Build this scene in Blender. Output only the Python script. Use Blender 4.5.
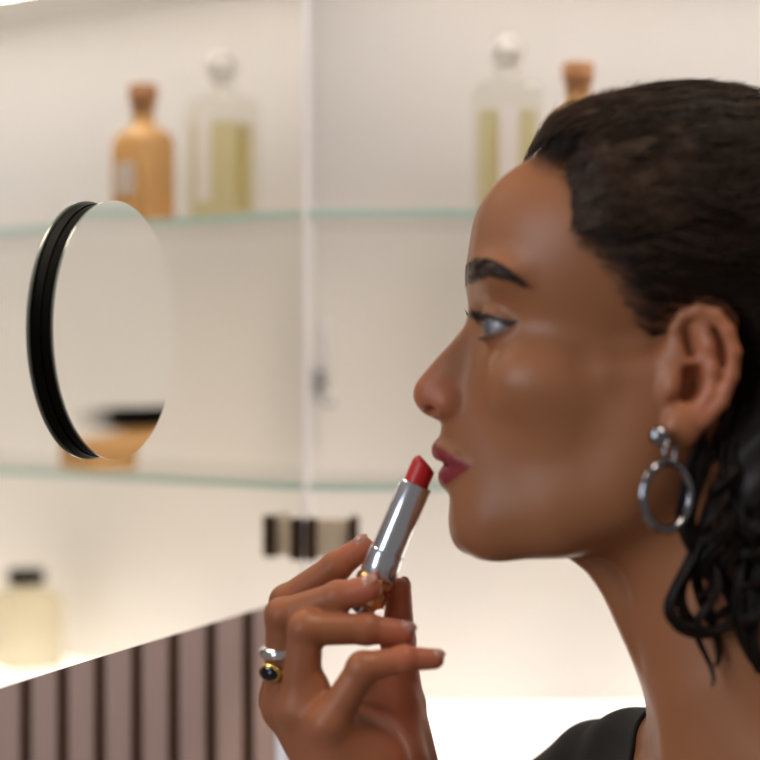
import bpy, bmesh, math, random
import numpy as np
from mathutils import Vector, Matrix

# ---------------------------------------------------------------- scene, camera, world, lights
for o in list(bpy.data.objects):
    bpy.data.objects.remove(o, do_unlink=True)
scene = bpy.context.scene
C = scene.collection
EYE = 1.55            # camera height (m)
FPX = 2000.0          # focal length in pixels of the 760 px frame
HOR = 357.0           # pixel row of the horizon

cam_d = bpy.data.cameras.new('camera')
cam = bpy.data.objects.new('camera', cam_d)
C.objects.link(cam)
cam.location = (0, 0, EYE)
cam.rotation_euler = (math.pi / 2, 0, 0)
cam_d.sensor_width = 36.0
cam_d.lens = 36.0 * FPX / 760.0
cam_d.shift_y = (HOR - 380.0) / 760.0
cam_d.clip_start = 0.05
cam_d.dof.use_dof = True
cam_d.dof.focus_distance = 1.05
cam_d.dof.aperture_fstop = 3.3
scene.camera = cam

world = bpy.data.worlds.new('world')
scene.world = world
world.use_nodes = True
bg = world.node_tree.nodes['Background']
bg.inputs[0].default_value = (1.0, 0.91, 0.84, 1)
bg.inputs[1].default_value = 0.19

def area_light(name, loc, target, sx, sy, power, color):
    d = bpy.data.lights.new(name, 'AREA')
    d.shape = 'RECTANGLE'; d.size = sx; d.size_y = sy
    d.energy = power; d.color = color
    o = bpy.data.objects.new(name, d); C.objects.link(o)
    o.location = loc
    o.rotation_euler = (Vector(target) - Vector(loc)).to_track_quat('-Z', 'Y').to_euler()
    return o

area_light('window_daylight', (-1.85, -0.25, 2.10), (0.05, 1.0, 1.50), 1.5, 1.5, 41.0, (0.86, 0.91, 1.0))
area_light('ceiling_lamp', (0.5, 0.75, 2.75), (0.1, 1.1, 1.5), 0.5, 0.5, 15.0, (1.0, 0.86, 0.70))

scene.view_settings.view_transform = 'Standard'
scene.view_settings.look = 'None'
scene.view_settings.exposure = 0.0
scene.view_settings.gamma = 1.0
scene.view_settings.use_curve_mapping = False

# ---------------------------------------------------------------- helpers
def at(px, py, d):
    return Vector(((px - 380) / FPX * d, d, EYE + (HOR - py) / FPX * d))

def tag(o, label=None, cat=None, group=None, kind=None):
    if label: o['label'] = label
    if cat: o['category'] = cat
    if group: o['group'] = group
    if kind: o['kind'] = kind
    return o

def empty(name, loc=(0, 0, 0), parent=None):
    o = bpy.data.objects.new(name, None); C.objects.link(o)
    o.location = loc; o.empty_display_size = 0.05
    return o

def link(name, me, mat=None, parent=None, smooth=False):
    o = bpy.data.objects.new(name, me); C.objects.link(o)
    if mat is not None and len(me.materials) == 0:
        me.materials.append(mat)
    if parent is not None:
        o.parent = parent
    if smooth:
        me.polygons.foreach_set('use_smooth', [True] * len(me.polygons))
    return o

def mat_p(name, color, rough=0.5, metal=0.0, noise=0.0, scale=40.0, bump=0.0, **kw):
    m = bpy.data.materials.new(name); m.use_nodes = True
    nt = m.node_tree; b = nt.nodes['Principled BSDF']
    b.inputs['Base Color'].default_value = (*color, 1)
    b.inputs['Roughness'].default_value = rough
    b.inputs['Metallic'].default_value = metal
    for k, v in kw.items():
        b.inputs[k.replace('_', ' ')].default_value = v
    if noise > 0 or bump > 0:
        tc = nt.nodes.new('ShaderNodeTexCoord'); n = nt.nodes.new('ShaderNodeTexNoise')
        n.inputs['Scale'].default_value = scale; n.inputs['Detail'].default_value = 4
        nt.links.new(tc.outputs['Object'], n.inputs['Vector'])
        if noise > 0:
            mx = nt.nodes.new('ShaderNodeMix'); mx.data_type = 'RGBA'
            mx.inputs['A'].default_value = (*[c * (1 - noise) for c in color], 1)
            mx.inputs['B'].default_value = (*[min(1, c * (1 + noise)) for c in color], 1)
            nt.links.new(n.outputs['Fac'], mx.inputs['Factor'])
            nt.links.new(mx.outputs['Result'], b.inputs['Base Color'])
        if bump > 0:
            bp = nt.nodes.new('ShaderNodeBump'); bp.inputs['Strength'].default_value = bump
            bp.inputs['Distance'].default_value = 0.001
            nt.links.new(n.outputs['Fac'], bp.inputs['Height'])
            nt.links.new(bp.outputs['Normal'], b.inputs['Normal'])
    return m

def box_mesh(name, lo, hi, bevel=0.0):
    bm = bmesh.new()
    bmesh.ops.create_cube(bm, size=1)
    for v in bm.verts:
        v.co = Vector([lo[i] + (v.co[i] + 0.5) * (hi[i] - lo[i]) for i in range(3)])
    if bevel > 0:
        bmesh.ops.bevel(bm, geom=list(bm.edges), offset=bevel, segments=2, affect='EDGES', profile=0.6)
    me = bpy.data.meshes.new(name); bm.to_mesh(me); bm.free()
    return me

def box(name, lo, hi, mat, parent=None, bevel=0.0, smooth=False):
    return link(name, box_mesh(name, lo, hi, bevel), mat, parent, smooth)

def loft_mesh(name, secs, n=40, closed=True):
    """secs: (z, rx, ry, exponent) superellipse rings stacked along z"""
    vs, fs = [], []
    for z, rx, ry, e in secs:
        for i in range(n):
            a = 2 * math.pi * i / n
            c, s = math.cos(a), math.sin(a)
            vs.append((rx * math.copysign(abs(c) ** (2 / e), c), ry * math.copysign(abs(s) ** (2 / e), s), z))
    for j in range(len(secs) - 1):
        for i in range(n):
            a, b = j * n + i, j * n + (i + 1) % n
            fs.append((a, b, b + n, a + n))
    if closed:
        fs.append(tuple(reversed(range(n))))
        fs.append(tuple(range((len(secs) - 1) * n, len(secs) * n)))
    me = bpy.data.meshes.new(name); me.from_pydata(vs, [], fs); me.update()
    return me

def loft(name, secs, mat, parent=None, n=40, loc=(0, 0, 0), rotz=0, smooth=True):
    o = link(name, loft_mesh(name, secs, n), mat, parent, smooth)
    o.location = loc; o.rotation_euler = (0, 0, rotz)
    if smooth:
        o.data.set_sharp_from_angle(angle=math.radians(40))
    return o

def tube_mesh(name, pts, radii, sides=12, cyc=False):
    pts = [Vector(p) for p in pts]; n = len(pts)
    vs, fs = [], []
    up = None
    for i, p in enumerate(pts):
        a = pts[(i - 1) % n] if (cyc or i > 0) else p
        b = pts[(i + 1) % n] if (cyc or i < n - 1) else p
        t = (b - a).normalized()
        if up is None:
            up = t.orthogonal().normalized()
        up = (up - t * up.dot(t)).normalized()
        w = t.cross(up)
        r = radii[i] if hasattr(radii, '__len__') else radii
        for k in range(sides):
            an = 2 * math.pi * k / sides
            vs.append(p + (up * math.cos(an) + w * math.sin(an)) * r)
    m = n if cyc else n - 1
    for i in range(m):
        j = (i + 1) % n
        for k in range(sides):
            k2 = (k + 1) % sides
            fs.append((i * sides + k, i * sides + k2, j * sides + k2, j * sides + k))
    if not cyc:
        fs.append(tuple(reversed(range(sides))))
        fs.append(tuple(range((n - 1) * sides, n * sides)))
    me = bpy.data.meshes.new(name); me.from_pydata([tuple(v) for v in vs], [], fs); me.update()
    return me

# ---------------------------------------------------------------- materials of the setting
M = {}
M['white'] = mat_p('white_lacquer', (0.80, 0.768, 0.735), 0.45, noise=0.015, scale=3)
M['white_edge'] = mat_p('white_edge', (0.80, 0.80, 0.86), 0.3)
M['mirror'] = mat_p('silvered_mirror', (0.95, 0.945, 0.92), 0.0, 1.0)
M['mirror_edge'] = mat_p('mirror_glass_edge', (0.25, 0.30, 0.27), 0.2, 0.0)
M['black'] = mat_p('black_plastic', (0.002, 0.002, 0.002), 0.7, Specular_IOR_Level=0.15)
M['wall_board'] = mat_p('dark_backing_board', (0.17, 0.10, 0.065), 0.8)
M['plaster'] = mat_p('warm_plaster', (0.62, 0.55, 0.48), 0.8, noise=0.04, scale=6)
M['floor'] = mat_p('floor_tile', (0.35, 0.29, 0.24), 0.5, noise=0.1, scale=3)
M['nickel'] = mat_p('champagne_nickel', (0.74, 0.66, 0.54), 0.35, 0.25)
M['bronze'] = mat_p('dark_bronze', (0.09, 0.055, 0.04), 0.4, 0.6)
M['chrome'] = mat_p('chrome', (0.6, 0.6, 0.6), 0.15, 1.0)

def wood_mat():
    m = mat_p('greige_wood_slat', (0.37, 0.245, 0.20), 0.6)
    nt = m.node_tree; b = nt.nodes['Principled BSDF']
    tc = nt.nodes.new('ShaderNodeTexCoord'); mp = nt.nodes.new('ShaderNodeMapping')
    mp.inputs['Scale'].default_value = (160, 40, 3)
    n = nt.nodes.new('ShaderNodeTexNoise'); n.inputs['Scale'].default_value = 1; n.inputs['Detail'].default_value = 5
    r = nt.nodes.new('ShaderNodeValToRGB')
    r.color_ramp.elements[0].position = 0.3; r.color_ramp.elements[0].color = (0.34, 0.215, 0.17, 1)
    r.color_ramp.elements[1].position = 0.7; r.color_ramp.elements[1].color = (0.48, 0.33, 0.27, 1)
    nt.links.new(tc.outputs['Object'], mp.inputs['Vector']); nt.links.new(mp.outputs[0], n.inputs['Vector'])
    nt.links.new(n.outputs['Fac'], r.inputs[0]); nt.links.new(r.outputs[0], b.inputs['Base Color'])
    return m
M['wood'] = wood_mat()

def shelf_glass(name, tint, gl=0.08):
    m = bpy.data.materials.new(name); m.use_nodes = True
    nt = m.node_tree; nt.nodes.clear()
    out = nt.nodes.new('ShaderNodeOutputMaterial'); mx = nt.nodes.new('ShaderNodeMixShader')
    tr = nt.nodes.new('ShaderNodeBsdfTransparent'); tr.inputs[0].default_value = (*tint, 1)
    g = nt.nodes.new('ShaderNodeBsdfGlossy'); g.inputs['Roughness'].default_value = 0.02
    fr = nt.nodes.new('ShaderNodeLayerWeight'); fr.inputs[0].default_value = 0.5
    pw = nt.nodes.new('ShaderNodeMath'); pw.operation = 'POWER'; pw.inputs[1].default_value = 4.0
    ma = nt.nodes.new('ShaderNodeMath'); ma.operation = 'MULTIPLY_ADD'; ma.inputs[1].default_value = 0.3; ma.inputs[2].default_value = gl * 0.5
    nt.links.new(fr.outputs['Facing'], pw.inputs[0]); nt.links.new(pw.outputs[0], ma.inputs[0])
    nt.links.new(ma.outputs[0], mx.inputs[0]); nt.links.new(tr.outputs[0], mx.inputs[1]); nt.links.new(g.outputs[0], mx.inputs[2])
    nt.links.new(mx.outputs[0], out.inputs[0])
    return m
M['shelf'] = shelf_glass('clear_shelf_glass', (0.985, 0.99, 0.985))
M['shelf_edge'] = mat_p('green_glass_edge', (0.50, 0.74, 0.69), 0.25, Transmission_Weight=0.15)

def emis(name, col, s):
    m = bpy.data.materials.new(name); m.use_nodes = True
    b = m.node_tree.nodes['Principled BSDF']
    b.inputs['Base Color'].default_value = (*col, 1)
    b.inputs['Emission Color'].default_value = (*col, 1); b.inputs['Emission Strength'].default_value = s
    return m
M['led'] = emis('warm_led', (1.0, 0.95, 0.90), 1.05)
M['led_top'] = emis('warm_led_top', (1.0, 0.94, 0.88), 15.5)

# ---------------------------------------------------------------- cabinet geometry (metres)
XL, XR = -0.050, 0.62           # inner faces of the niche sides
YF, YB = 1.330, 1.480           # front and back of the niche
ZB, ZT = EYE - 0.2575, EYE + 0.285
ZD = EYE - 0.1585                # bottom edge of the mirror door
U = math.radians(19.5)          # door opening: angle between door and the view axis
Hh = Vector((XL - 0.001, YF))   # hinge axis
dm = Vector((-math.sin(U), -math.cos(U)))   # from the hinge along the door, towards the camera
dn = Vector((math.cos(U), -math.sin(U)))    # door normal, the mirrored inner side

# slatted wall beside and around the niche
floor = box('floor', (-1.6, -1.2, -0.05), (1.8, 1.9, 0.0), M['floor']); tag(floor, 'warm grey floor tile below the cabinet wall', 'floor', kind='structure')
PITCH, SW = 0.0246, 0.0164
wall = box('wall_back', (-0.60, YF + 0.006, 0.0), (XL - 0.018, YF + 0.05, 2.5), M['wall_board'])
tag(wall, 'wall of upright greige wood slats on dark backing beside the cabinet', 'wall', kind='structure')
me = box_mesh('slat', (-SW / 2, 0, 0), (SW / 2, 0.008, 2.5), 0.0012)
me.materials.append(M['wood'])
x = XL - 0.020 - SW / 2 + 0.003
while x > -0.59:
    o = link('slat', me, None, wall); o.location = (x, YF - 0.002, 0.0)
    x -= PITCH
wr = box('wall_right', (XR + 0.02, YF, 0.0), (1.3, YF + 0.05, 2.5), M['plaster']); tag(wr, 'plain warm plaster wall right of the cabinet', 'wall', kind='structure')
wt = box('trim_1', (XL - 0.0185, YF - 0.004, 0.0), (XL - 0.0125, YF + 0.05, 2.5), M['white_edge']); tag(wt, 'white edge strip between slats and cabinet niche', 'trim', kind='structure')

# cabinet
cab = empty('mirror_cabinet', (0.28, YF, ZB - 0.06))
tag(cab, 'white recessed bathroom cabinet with open mirrored door and lit interior', 'cabinet')
def cpart(name, lo, hi, mat, bev=0.0):
    o = box(name, lo, hi, mat, None, bev)
    o.parent = cab; o.matrix_parent_inverse = Matrix.Translation(-Vector(cab.location))
    return o
cpart('back_panel', (XL - 0.012, YB, ZB - 0.06), (XR + 0.012, YB + 0.012, ZT + 0.02), M['white'])
cpart('side_panel', (XL - 0.0125, YF, ZB - 0.06), (XL, YB, ZT + 0.02), M['white_edge'], 0.0008)
cpart('side_panel', (XR, YF, ZB - 0.06), (XR + 0.0125, YB, ZT + 0.02), M['white'], 0.0008)
cpart('top_panel', (XL, YF, ZT), (XR, YB, ZT + 0.02), M['white'])
cpart('bottom_panel', (XL, YF - 0.08, ZB - 0.06), (XR, YB, ZB), M['white'], 0.001)
cpart('light_panel', (XL + 0.004, YF - 0.078, ZB - 0.001), (XR - 0.004, YB - 0.002, ZB + 0.002), M['led'])
cpart('led_strip', (XL + 0.01, YF + 0.012, ZT - 0.006), (XR - 0.01, YF + 0.022, ZT - 0.001), M['led_top'])

# mirrored door, hinged on the left side panel and open towards the camera
DW = 0.52
bm = bmesh.new()
th = 0.005
z0, z1 = ZD, ZT + 0.012
pts = []
for s, t in ((0.0, 0), (DW, 0), (DW, -th), (0.0, -th)):
    p = Hh + dm * s + dn * t
    pts.append(p)
vb = [bm.verts.new((p.x, p.y, z0)) for p in pts]; vt = [bm.verts.new((p.x, p.y, z1)) for p in pts]
f_front = bm.faces.new((vb[0], vb[1], vt[1], vt[0]))
f_back = bm.faces.new((vb[2], vb[3], vt[3], vt[2]))
es = [bm.faces.new((vb[1], vb[2], vt[2], vt[1])), bm.faces.new((vb[3], vb[0], vt[0], vt[3])), bm.faces.new(vt), bm.faces.new(list(reversed(vb)))]
for f in es: f.material_index = 1
bmesh.ops.recalc_face_normals(bm, faces=bm.faces)
me = bpy.data.meshes.new('door'); bm.to_mesh(me); bm.free()
me.materials.append(M['mirror']); me.materials.append(M['mirror_edge'])
door = link('door', me); door.parent = cab; door.matrix_parent_inverse = Matrix.Translation(-Vector(cab.location))
door['label'] = 'open mirror door reflecting the shelves'
# hinge: nickel arm from the side panel plus dark cup blocks
def hpart(name, lo, hi, mat, bev=0.0015):
    o = box(name, lo, hi, mat, None, bev); o.parent = door
    return o
hz0, hz1 = EYE - 0.1345, EYE - 0.108
hpart('hinge', (XL + 0.001, YF + 0.006, hz0), (XL + 0.031, YF + 0.014, hz1), M['nickel'])
hpart('hinge_block', (XL + 0.029, YF + 0.0, hz0 - 0.001), (XL + 0.036, YF + 0.022, hz1 + 0.001), M['bronze'])
hpart('hinge_block', (XL + 0.0005, YF - 0.004, hz0 - 0.001), (XL + 0.008, YF + 0.006, hz1 + 0.001), M['bronze'])

# glass shelves
def shelf(zc, label):
    t = 0.005; y0, y1 = YF + 0.012, YB - 0.001
    bm = bmesh.new(); bmesh.ops.create_cube(bm, size=1)
    lo = (XL + 0.002, y0, zc - t); hi = (XR - 0.002, y1, zc)
    for v in bm.verts:
        v.co = Vector([lo[i] + (v.co[i] + 0.5) * (hi[i] - lo[i]) for i in range(3)])
    for f in bm.faces:
        f.material_index = 1 if f.normal.y < -0.5 else 0
    me = bpy.data.meshes.new('glass_shelf'); bm.to_mesh(me); bm.free()
    me.materials.append(M['shelf']); me.materials.append(M['shelf_edge'])
    o = link('glass_shelf', me); tag(o, label, 'shelf', 'glass shelves in the cabinet')
    return o
ZS1 = EYE + (357 - 214) / FPX * 1.342 + 0.003
ZS2 = EYE + (357 - 488) / FPX * 1.342 + 0.003
shelf(ZS1, 'upper green-edged glass shelf carrying the amber and clear bottles')
shelf(ZS2, 'lower green-edged glass shelf at the height of the lips')

# small chrome hook on the cabinet side, below the upper shelf
hk = empty('chrome_hook', (XL + 0.006, YB, EYE - 0.02)); tag(hk, 'small chrome hook with thin rod at the cabinet back beside the door edge', 'hook')
p = [(0.004, -0.004, 0.05), (0.004, -0.004, 0.02), (0.003, -0.004, 0.0), (0.0, -0.012, -0.012), (0.008, -0.018, -0.016), (0.009, -0.018, -0.006)]
link('rod', tube_mesh('rod', p[:3], 0.0014, 8), M['white_edge'], hk, True)
link('hook', tube_mesh('hook', p[2:], 0.0026, 10), M['chrome'], hk, True)
box('plate', (-0.005, -0.005, -0.008), (0.005, 0.0, 0.010), M['chrome'], hk, 0.001)

# round magnifying mirror stuck onto the door
RM = 0.0684
s0 = (Hh.y - 1.060) / math.cos(U)
UR = U + math.radians(0.8)
rn = Vector((math.cos(UR), -math.sin(UR))); rd = Vector((-math.sin(UR), -math.cos(UR)))
ctr2 = Hh + dm * s0
zc = EYE + (357 - 330) / FPX * 1.05
rmir = empty('round_mirror', (ctr2.x, ctr2.y, zc - RM)); tag(rmir, 'round magnifying mirror with black rim stuck to the mirrored door', 'mirror')
def disc(name, r, t0, t1, mat, sag=0.0, n=96, rings=12, mat2=None):
    """disc with axis = door normal; front face dished by sag"""
    vs, fs, mi = [], [], []
    ax = Vector((rn.x, rn.y, 0)); e1 = Vector((rd.x, rd.y, 0)); e2 = Vector((0, 0, 1))
    base = Vector((ctr2.x, ctr2.y, zc)) - Vector(rmir.location)
    def add(rr, h, a):
        vs.append(base + ax * h + (e1 * math.cos(a) + e2 * math.sin(a)) * rr)
    add(0, t1 - sag, 0)
    for j in range(1, rings + 1):
        rr = r * j / rings
        for i in range(n): add(rr, t1 - sag * (1 - (j / rings) ** 2), 2 * math.pi * i / n)
    for i in range(n): add(r, t0, 2 * math.pi * i / n)
    for i in range(n): fs.append((0, 1 + i, 1 + (i + 1) % n)); mi.append(0)
    for j in range(rings):
        for i in range(n):
            a, b = 1 + j * n + i, 1 + j * n + (i + 1) % n
            fs.append((a, a + n, b + n, b)); mi.append(0 if j < rings - 1 else 1)
    fs.append(tuple(1 + rings * n + i for i in range(n))); mi.append(1)
    me = bpy.data.meshes.new(name); me.from_pydata([tuple(v) for v in vs], [], fs); me.update()
    me.materials.append(mat); me.materials.append(mat2 or mat)
    me.polygons.foreach_set('material_index', mi)
    o = link(name, me, None, rmir, True); me.set_sharp_from_angle(angle=math.radians(35))
    return o
disc('rim', RM - 0.0012, 0.0013, 0.0072, M['black'], 0.0)
disc('mount', 0.056, 0.0010, 0.0013, M['black'], 0.0)
disc('mirror_glass', RM, 0.0073, 0.0086, M['mirror'], 0.0011, mat2=M['mirror_edge'])

# ---------------------------------------------------------------- bottles
M['amber'] = mat_p('amber_glass', (0.90, 0.56, 0.24), 0.22, Transmission_Weight=0.5, IOR=1.3)
M['cork'] = mat_p('brown_stopper', (0.36, 0.16, 0.06), 0.55, noise=0.15, scale=200)
M['paper'] = mat_p('grey_label', (0.62, 0.55, 0.50), 0.7)
M['paper_w'] = mat_p('silver_label', (0.72, 0.69, 0.70), 0.5)
M['clear'] = shelf_glass('clear_bottle_glass', (0.975, 0.97, 0.94))
M['perfume'] = shelf_glass('pale_yellow_liquid', (0.96, 0.93, 0.74))
M['cream'] = mat_p('cream_glass', (0.90, 0.83, 0.64), 0.2, Transmission_Weight=0.4, IOR=1.25)
M['stopper'] = mat_p('frosted_stopper', (0.86, 0.83, 0.78), 0.15, Transmission_Weight=0.5, IOR=1.3)

def amber_bottle(x, y, z, rz):
    t = empty('amber_bottle', (x, y, z)); t.rotation_euler = (0, 0, rz)
    tag(t, 'amber square-shouldered bottle with brown stopper, mostly hidden behind her hair', 'bottle', 'toiletry bottles')
    w = 0.0205
    loft('body', [(0.0, w * .94, w * .74, 6), (0.002, w, w * .8, 6), (0.058, w, w * .8, 6), (0.064, w * .93, w * .74, 5), (0.069, w * .7, w * .56, 3), (0.072, w * .42, w * .42, 2), (0.080, w * .40, w * .40, 2)], M['amber'], t)
    loft('stopper', [(0.080, .0088, .0088, 2), (0.088, .0088, .0088, 2), (0.0885, .0105, .0105, 2), (0.099, .0112, .0112, 2), (0.1015, .0095, .0095, 2)], M['cork'], t)
    for s in (-1, 1):
        box('label', (-0.011, s * (w * .8 + .0003) - .0004, 0.020), (0.011, s * (w * .8 + .0003) + .0004, 0.043), M['paper'], t)
    return t
def clear_bottle(x, y, z, rz):
    t = empty('clear_bottle', (x, y, z)); t.rotation_euler = (0, 0, rz)
    tag(t, 'tall clear square bottle of pale yellow liquid with ball stopper', 'bottle', 'toiletry bottles')
    w = 0.0235
    loft('body', [(0.0, w * .95, w * .78, 8), (0.002, w, w * .82, 8), (0.086, w, w * .82, 8), (0.091, w * .9, w * .74, 6), (0.094, w * .5, w * .5, 2.5), (0.098, w * .38, w * .38, 2), (0.102, w * .38, w * .38, 2)], M['clear'], t)
    loft('liquid', [(0.005, w * .84, w * .66, 7), (0.072, w * .84, w * .66, 7)], M['perfume'], t)
    loft('stopper', [(0.1025, .008, .008, 2), (0.104, .0085, .0085, 2)] + [(0.1155 + 0.012 * math.sin(a), 0.0125 * math.cos(a), 0.0125 * math.cos(a), 2) for a in [math.radians(d) for d in (-50, -30, -10, 10, 30, 50, 70, 84)]], M['stopper'], t)
    for s in (-1, 1):
        box('label', (-0.008, s * (w * .82 + .0003) - .0004, 0.014), (0.006, s * (w * .82 + .0003) + .0004, 0.074), M['paper_w'], t)
    return t
def black_cap_bottle(x, y, z, rz, w, h, capr, caph, mat, label, lab=None):
    t = empty('perfume_bottle', (x, y, z)); t.rotation_euler = (0, 0, rz)
    tag(t, label, 'bottle', 'toiletry bottles')
    loft('body', [(0.0, w * .94, w * .80, 6), (0.002, w, w * .86, 6), (h * .86, w, w * .86, 6), (h * .95, w * .92, w * .78, 5), (h, w * .66, w * .6, 3), (h + .002, capr * .8, capr * .8, 2), (h + .005, capr * .8, capr * .8, 2)], mat, t)
    loft('cap', [(h + .005, capr * .96, capr * .96, 2), (h + .006, capr, capr, 2), (h + .005 + caph * .9, capr, capr, 2), (h + .005 + caph, capr * .92, capr * .92, 2)], M['black'], t)
    for s in (-1, 1):
        box('label', (-w * .6, s * (w * .86 + .0003) - .0004, h * .2), (w * .6, s * (w * .86 + .0003) + .0004, h * .6), M['paper'] if lab is None else lab, t)
    return t
amber_bottle(0.1350, 1.3635, ZS1, 0.1)
clear_bottle(0.0888, 1.399, ZS1, 0.05)
black_cap_bottle(0.192, 1.372, ZS2, 0.25, 0.026, 0.037, 0.0190, 0.013, M['amber'], 'squat amber jar with black cap on the lower shelf, seen in the mirrors', M['amber'])
black_cap_bottle(0.337, 1.4265, ZB + 0.0023, 0.35, 0.029, 0.064, 0.0155, 0.011, M['cream'], 'cream glass bottle with black cap at the cabinet floor, seen in the door', M['cream'])

# ================================================================ the woman
# Model units: 1 unit = 0.5 mm.  x to the right, y down (both like photo pixels at 1 m), l = towards the camera.
D0 = 1.0
def to_world(P):
    P = np.asarray(P, dtype=np.float64)
    return np.stack([(P[..., 0] - 380) / FPX, D0 - P[..., 2] / FPX, EYE + (HOR - P[..., 1]) / FPX], -1)
def O(px, py, l):
    """seen pixel + lateral offset -> model units"""
    k = D0 - l / FPX
    return np.array([380 + (px - 380) * k, HOR + (py - HOR) * k, l])

# ---- signed-distance shapes: each returns (function, bounding box)
def ell(c, r, ang=0.0):
    ca, sa = math.cos(math.radians(ang)), math.sin(math.radians(ang))
    def f(x, y, l):
        dx, dy, dl = x - c[0], y - c[1], l - c[2]
        ex = (dx * ca + dy * sa); ey = (-dx * sa + dy * ca)
        k0 = np.sqrt((ex / r[0]) ** 2 + (ey / r[1]) ** 2 + (dl / r[2]) ** 2)
        k1 = np.sqrt((ex / r[0] ** 2) ** 2 + (ey / r[1] ** 2) ** 2 + (dl / r[2] ** 2) ** 2) + 1e-6
        return k0 * (k0 - 1.0) / k1
    m = max(r[0], r[1])
    return f, (c[0] - m, c[0] + m, c[1] - m, c[1] + m, c[2] - r[2], c[2] + r[2])
def cone(a, b, ra, rb):
    a = np.array(a, float); b = np.array(b, float); ab = b - a; L2 = float(ab @ ab) + 1e-9
    def f(x, y, l):
        t = ((x - a[0]) * ab[0] + (y - a[1]) * ab[1] + (l - a[2]) * ab[2]) / L2
        t = np.clip(t, 0, 1)
        return np.sqrt((x - a[0] - t * ab[0]) ** 2 + (y - a[1] - t * ab[1]) ** 2 + (l - a[2] - t * ab[2]) ** 2) - (ra + (rb - ra) * t)
    m = max(ra, rb); lo = np.minimum(a, b) - m; hi = np.maximum(a, b) + m
    return f, (lo[0], hi[0], lo[1], hi[1], lo[2], hi[2])
def smin(a, b, k):
    if k <= 0: return np.minimum(a, b)
    h = np.maximum(k - np.abs(a - b), 0) / k
    return np.minimum(a, b) - h * h * k * 0.25
def smax(a, b, k):
    return -smin(-a, -b, k)

class Grid:
    def __init__(s, x0, x1, y0, y1, l0, l1, h, far=60.0):
        s.o = np.array([x0, y0, l0], float); s.h = h
        s.n = [int(math.ceil((b - a) / h)) + 1 for a, b in ((x0, x1), (y0, y1), (l0, l1))]
        s.X = (x0 + h * np.arange(s.n[0])).astype(np.float32)[:, None, None]
        s.Y = (y0 + h * np.arange(s.n[1])).astype(np.float32)[None, :, None]
        s.L = (l0 + h * np.arange(s.n[2])).astype(np.float32)[None, None, :]
        s.F = np.full(s.n, far, np.float32)
    def sl(s, bb, m):
        r = []
        for i in range(3):
            a = int(math.floor((bb[2 * i] - m - s.o[i]) / s.h)); b = int(math.ceil((bb[2 * i + 1] + m - s.o[i]) / s.h)) + 1
            r.append(slice(max(0, a), max(0, min(s.n[i], b))))
        return tuple(r)
    def _do(s, prim, k, op, mir):
        f, bb = prim
        q = s.sl(bb, max(k, 2 * s.h) + (22 if op == 0 else 0))
        if any(a.stop <= a.start for a in q): return
        d = f(s.X[q[0]], s.Y[:, q[1]], s.L[:, :, q[2]]).astype(np.float32)
        s.F[q] = smin(s.F[q], d, k) if op == 0 else smax(s.F[q], -d, k)
    def add(s, prim, k=8): s._do(prim, k, 0, 0)
    def sub(s, prim, k=6): s._do(prim, k, 1, 0)
    def mesh(s, smooth_it=2):
        F = s.F
        F[0] = F[-1] = 5; F[:, 0] = F[:, -1] = 5; F[:, :, 0] = F[:, :, -1] = 5
        S = F < 0
        n0, n1, n2 = F.shape
        def corners(A):
            return [A[i:n0 - 1 + i, j:n1 - 1 + j, k:n2 - 1 + k] for i in (0, 1) for j in (0, 1) for k in (0, 1)]
        cs = corners(S)
        anyv = cs[0].copy(); allv = cs[0].copy()
        for c in cs[1:]:
            anyv |= c; allv &= c
        act = anyv & ~allv
        ci = np.argwhere(act)
        idx = np.full(act.shape, -1, np.int32); idx[act] = np.arange(len(ci), dtype=np.int32)
        offs = [(i, j, k) for i in (0, 1) for j in (0, 1) for k in (0, 1)]
        vals = np.stack([F[ci[:, 0] + a, ci[:, 1] + b, ci[:, 2] + c] for a, b, c in offs], 1)
        acc = np.zeros((len(ci), 3)); cnt = np.zeros(len(ci))
        for a in range(8):
            for b in range(a + 1, 8):
                oa, ob = np.array(offs[a]), np.array(offs[b])
                if np.abs(oa - ob).sum() != 1: continue
                va, vb = vals[:, a], vals[:, b]
                m = (va < 0) != (vb < 0)
                t = np.where(m, va / np.where(m, va - vb, 1), 0)
                acc[m] += oa + (ob - oa) * t[m, None]; cnt[m] += 1
        V = (ci + acc / cnt[:, None]) * s.h + s.o
        quads = []
        for ax in range(3):
            sa = [slice(0, n) for n in F.shape]; sb = [slice(0, n) for n in F.shape]
            sa[ax] = slice(0, F.shape[ax] - 1); sb[ax] = slice(1, F.shape[ax])
            A, B = S[tuple(sa)], S[tuple(sb)]
            e = np.argwhere(A != B)
            u, w = (ax + 1) % 3, (ax + 2) % 3
            ok = (e[:, u] > 0) & (e[:, w] > 0) & (e[:, u] < F.shape[u] - 1) & (e[:, w] < F.shape[w] - 1)
            e = e[ok]
            ins = A[e[:, 0], e[:, 1], e[:, 2]]
            du = np.zeros(3, int); du[u] = 1; dw = np.zeros(3, int); dw[w] = 1
            g = lambda p: idx[p[:, 0], p[:, 1], p[:, 2]]
            q = np.stack([g(e - du - dw), g(e - dw), g(e), g(e - du)], 1)
            q[~ins] = q[~ins][:, ::-1]
            quads.append(q)
        Q = np.concatenate(quads)
        for _ in range(smooth_it):          # light Laplacian smoothing of the voxel steps
            acc = np.zeros_like(V); cnt = np.zeros(len(V))
            for a, b in ((0, 1), (1, 2), (2, 3), (3, 0)):
                for c in range(3):
                    acc[:, c] += np.bincount(Q[:, a], V[Q[:, b], c], len(V)) + np.bincount(Q[:, b], V[Q[:, a], c], len(V))
                cnt += np.bincount(Q[:, a], minlength=len(V)) + np.bincount(Q[:, b], minlength=len(V))
            V = V * 0.5 + 0.5 * acc / np.maximum(cnt, 1)[:, None]
        return V, Q[:, ::-1]

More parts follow.
